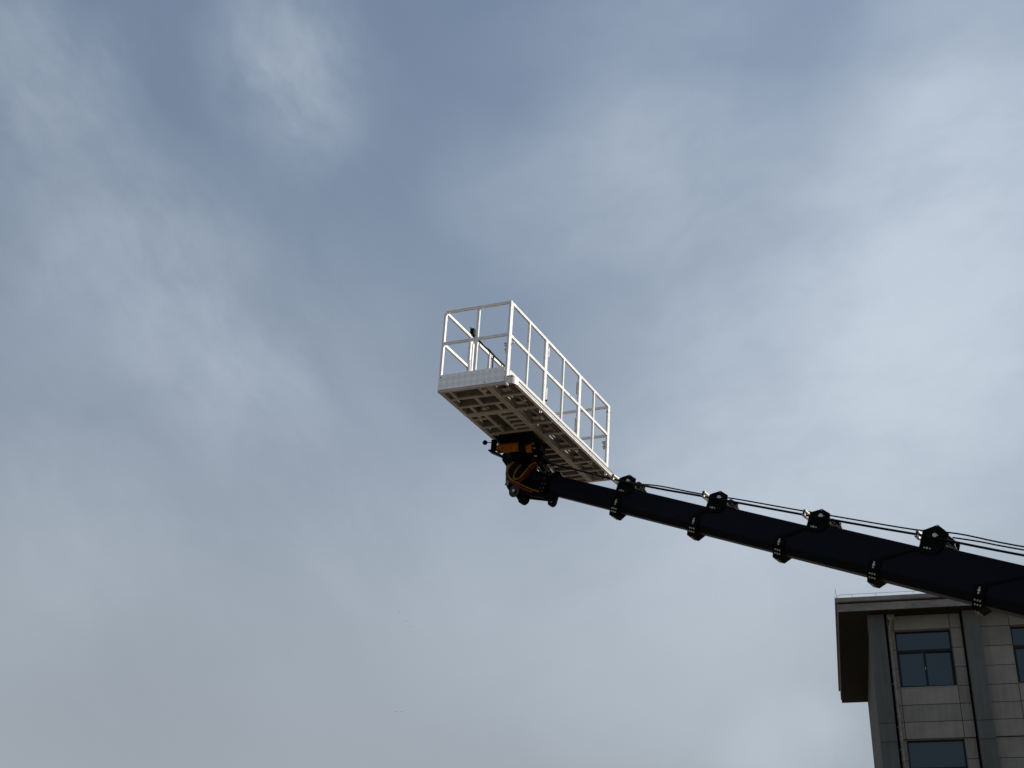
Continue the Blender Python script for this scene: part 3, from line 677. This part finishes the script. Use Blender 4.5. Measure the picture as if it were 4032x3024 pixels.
Q_('pin_disc', MB().cyl((1.372, -.02, -.232), (1.372, .05, -.232), .067, 26), 'black', boom, 40)
# knuckle column between the link pins and the slew unit (built in the basket frame)
def C_(name, mb, m, parent=boom, smooth=None): return part(name, mb, m, parent, CF, smooth)
kn = MB()
kout = [(1.965, .26), (1.927, .187), (1.821, .124), (1.727, -.075), (1.69, -.129), (1.61, -.185), (1.52, -.24), (1.45, -.22), (1.42, -.10), (1.43, .10), (1.45, .30), (1.60, .37), (1.93, .33)]
for y0 in (.045, -.075): kn.prism(kout, 1, y0, y0+.03)
kn.prism([(1.93, .27), (1.90, .20), (1.80, .12), (1.73, -.02), (1.60, .0), (1.55, .28)], 1, -.045, .045)
Q_('knuckle', kn, 'black')
Q_('name_plate', MB().bbox(1.735, 1.80, .0755, .079, .10, .155, .002), 'steel')
Q_('stop_block', MB().bbox(1.655, 1.715, .0755, .085, -.125, -.05, .004), 'steel')
C_('mount_plate', MB().bbox(.11, .60, 1.415, 1.94, -.035, -.006, .004).bbox(.13, .58, 1.43, 1.92, -.09, -.036, .004).bbox(.16, .55, 1.46, 1.90, -.125, -.091, .004), 'black')
am = MB().cyl((.135, 1.475, -.165), (.435, 1.475, -.165), .058, 26).cyl((.12, 1.475, -.165), (.135, 1.475, -.165), .046, 22).cyl((.52, 1.50, -.195), (.585, 1.50, -.195), .056, 26)
ao = C_('slew_motor', am, 'amber', boom, 40)
C_('motor_clamp', MB().cyl((.435, 1.48, -.17), (.52, 1.48, -.175), .075, 22).bbox(.43, .525, 1.41, 1.55, -.17, -.09, .006), 'black', ao, 40)
for x, t in ((.22, 200), (.33, 215), (.40, 240), (.155, 220)):
    y, z = 1.475+.058*math.cos(R(t)), -.165+.058*math.sin(R(t))
    C_('grease_nipple', MB().cyl((x, y, z), (x, y+.006*math.cos(R(t)), z+.006*math.sin(R(t))), .008, 8), 'rubber', ao)
C_('slew_ring', MB().cyl((.335, 1.70, -.235), (.335, 1.70, -.12), .15, 32).cyl((.335, 1.70, -.20), (.335, 1.70, -.17), .17, 32), 'black', boom, 40)
C_('motor_bracket', MB().bbox(.045, .115, 1.42, 1.46, -.20, -.05, .004).prism([(.02, -.19), (.02, -.205), (.18, -.285), (.20, -.27), (.06, -.19)], 1, 1.40, 1.52), 'black')
C_('hydraulic_valve', MB().bbox(.56, .70, 1.50, 1.66, -.235, -.13, .01).bbox(.60, .68, 1.62, 1.85, -.29, -.21, .01).cyl((.60, 1.60, -.30), (.60, 1.86, -.36), .022, 12), 'black')
C_('fitting', MB().bbox(.575, .612, 1.48, 1.50, -.16, -.125, .003).cyl((.59, 1.52, -.2), (.625, 1.49, -.205), .013, 8), 'steel')
bl = MB().cyl((.06, 1.44, -.085), (-.02, 1.43, -.076), .006, 8).ball((-.045, 1.43, -.075), .032, 16, 10)
C_('horn', bl, 'rubber', boom, 60)
# arm carrying the cable off the flange
Q_('cable_arm', MB().prism([(1.36, .325), (1.33, .345), (1.20, .275), (1.07, .20), (1.06, .16), (1.13, .16), (1.22, .215)], 1, .04, .06), 'steel')
Q_('cable_clip', MB().cyl((1.33, .02, .32), (1.33, .12, .32), .016, 10).bbox(1.30, 1.36, .06, .10, .30, .35, .004), 'steel', boom, 40)
Q_('flange_gusset', MB().prism([(1.10, .17), (1.0, .245), (.88, .17)], 1, .02, .04), 'black')
for a, h in ((1.06, .19), (1.03, .195), (.93, .20), (.90, .178), (1.0, .225)): link('bolt', fb, boom, QF @ Matrix.Translation((a, .042, h)))
# hydraulic hoses looped beside the knuckle
hr = spline([(1.25, .10, .29), (1.298, .11, .286), (1.42, .125, .286), (1.52, .13, .268), (1.62, .13, .214), (1.695, .13, .14), (1.722, .13, .055), (1.688, .13, -.016), (1.60, .125, -.068), (1.47, .12, -.095), (1.34, .11, -.122), (1.22, .085, -.125)], 6)
Q_('hose', MB().tube(hr, .0165, 10), 'hose_red', boom, 60)
Q_('hose', MB().tube([p+Vector((-.012, .012, .022)) for p in hr[4:-16]], .0135, 10, .05), 'hose_yel', boom)
hy = spline([(1.27, .13, .265), (1.35, .14, .225), (1.39, .145, .155), (1.43, .15, .05), (1.465, .15, -.008), (1.52, .15, -.03), (1.56, .15, -.006), (1.57, .145, .065), (1.563, .13, .135), (1.553, .11, .175)], 6)
Q_('hose', MB().tube(hy, .0125, 10, .05), 'hose_yel', boom)
Q_('hose', MB().tube(spline([(1.62, .14, -.045), (1.50, .14, -.065), (1.33, .12, -.09), (1.18, .10, -.10), (1.06, .08, -.095)], 6), .008, 8), 'hose_yel', boom, 60)
hr2 = spline([(1.26, .10, .255), (1.33, .115, .21), (1.375, .12, .135), (1.415, .12, .03), (1.46, .12, -.04), (1.53, .12, -.075)], 6)
Q_('hose', MB().tube(hr2, .0165, 10), 'hose_red', boom, 60)
hy2 = spline([(1.50, .12, .43), (1.505, .13, .37), (1.515, .135, .30), (1.51, .13, .27)], 8)
Q_('hose', MB().tube(hy2, .014, 10, .06), 'hose_yel', boom)
tie = MB().cyl((-.005, 0, 0), (.005, 0, 0), .0165, 10).mesh('hose_tie', 'rubber')
for k in (12, 24, 38):
    if k+1 < len(hy):
        d_ = (hy[k+1]-hy[k-1]).normalized(); q = d_.to_track_quat('X', 'Z').to_matrix().to_4x4(); q.translation = hy[k]
        link('hose_tie', tie, boom, QF @ q)

# ------------------------------------------------------------------ birds, far off
birds = [(1573.5, 2407.5, 30, 'uppermost of three tiny dark birds strung below the basket'),
         (1599.5, 2445, -20, 'middle one of three tiny dark birds strung below the basket'),
         (1616, 2466.5, -35, 'lowest of three tiny dark birds strung below the basket'),
         (1561, 2802, 12, 'left of two tiny dark birds low in the sky'),
         (1581, 2802, -15, 'right of two tiny dark birds low in the sky')]
for px, py, roll, lab in birds:
    c = Vector((0, 0, CAM_H))+ray(px, py)*260
    b = MB()
    b.tube([(0, -.09, .0), (0, -.06, .0), (0, 0, .0), (0, .06, .005), (0, .10, .0)], .022, 8)
    for s in (-1, 1):
        b.add([(s*.012, .045, .01), (s*.012, -.045, .01), (s*.085, -.03, .045), (s*.085, .035, .045), (s*.16, -.05, .02), (s*.012, 0, -.002), (s*.085, 0, .035)],
              [(0, 1, 2, 3), (3, 2, 4), (0, 3, 6, 5), (1, 5, 6, 2), (3, 4, 6), (2, 6, 4)])
    b.add([(-.01, -.08, 0), (.01, -.08, 0), (.035, -.15, 0), (-.035, -.15, 0), (0, -.08, .008), (0, -.15, .006)], [(0, 1, 2, 3), (0, 4, 5, 3), (4, 1, 2, 5)])
    o = link('bird', b.mesh('bird', 'bird', 40), None, Matrix.Translation(c) @ Matrix.Rotation(R(roll), 4, 'Y') @ Matrix.Rotation(R(60+roll), 4, 'Z'))
    o['label'] = lab; o['category'] = 'bird'; o['group'] = 'tiny birds in the sky'

# ------------------------------------------------------------------ render
scene.render.engine = 'CYCLES'
scene.cycles.max_bounces = 6
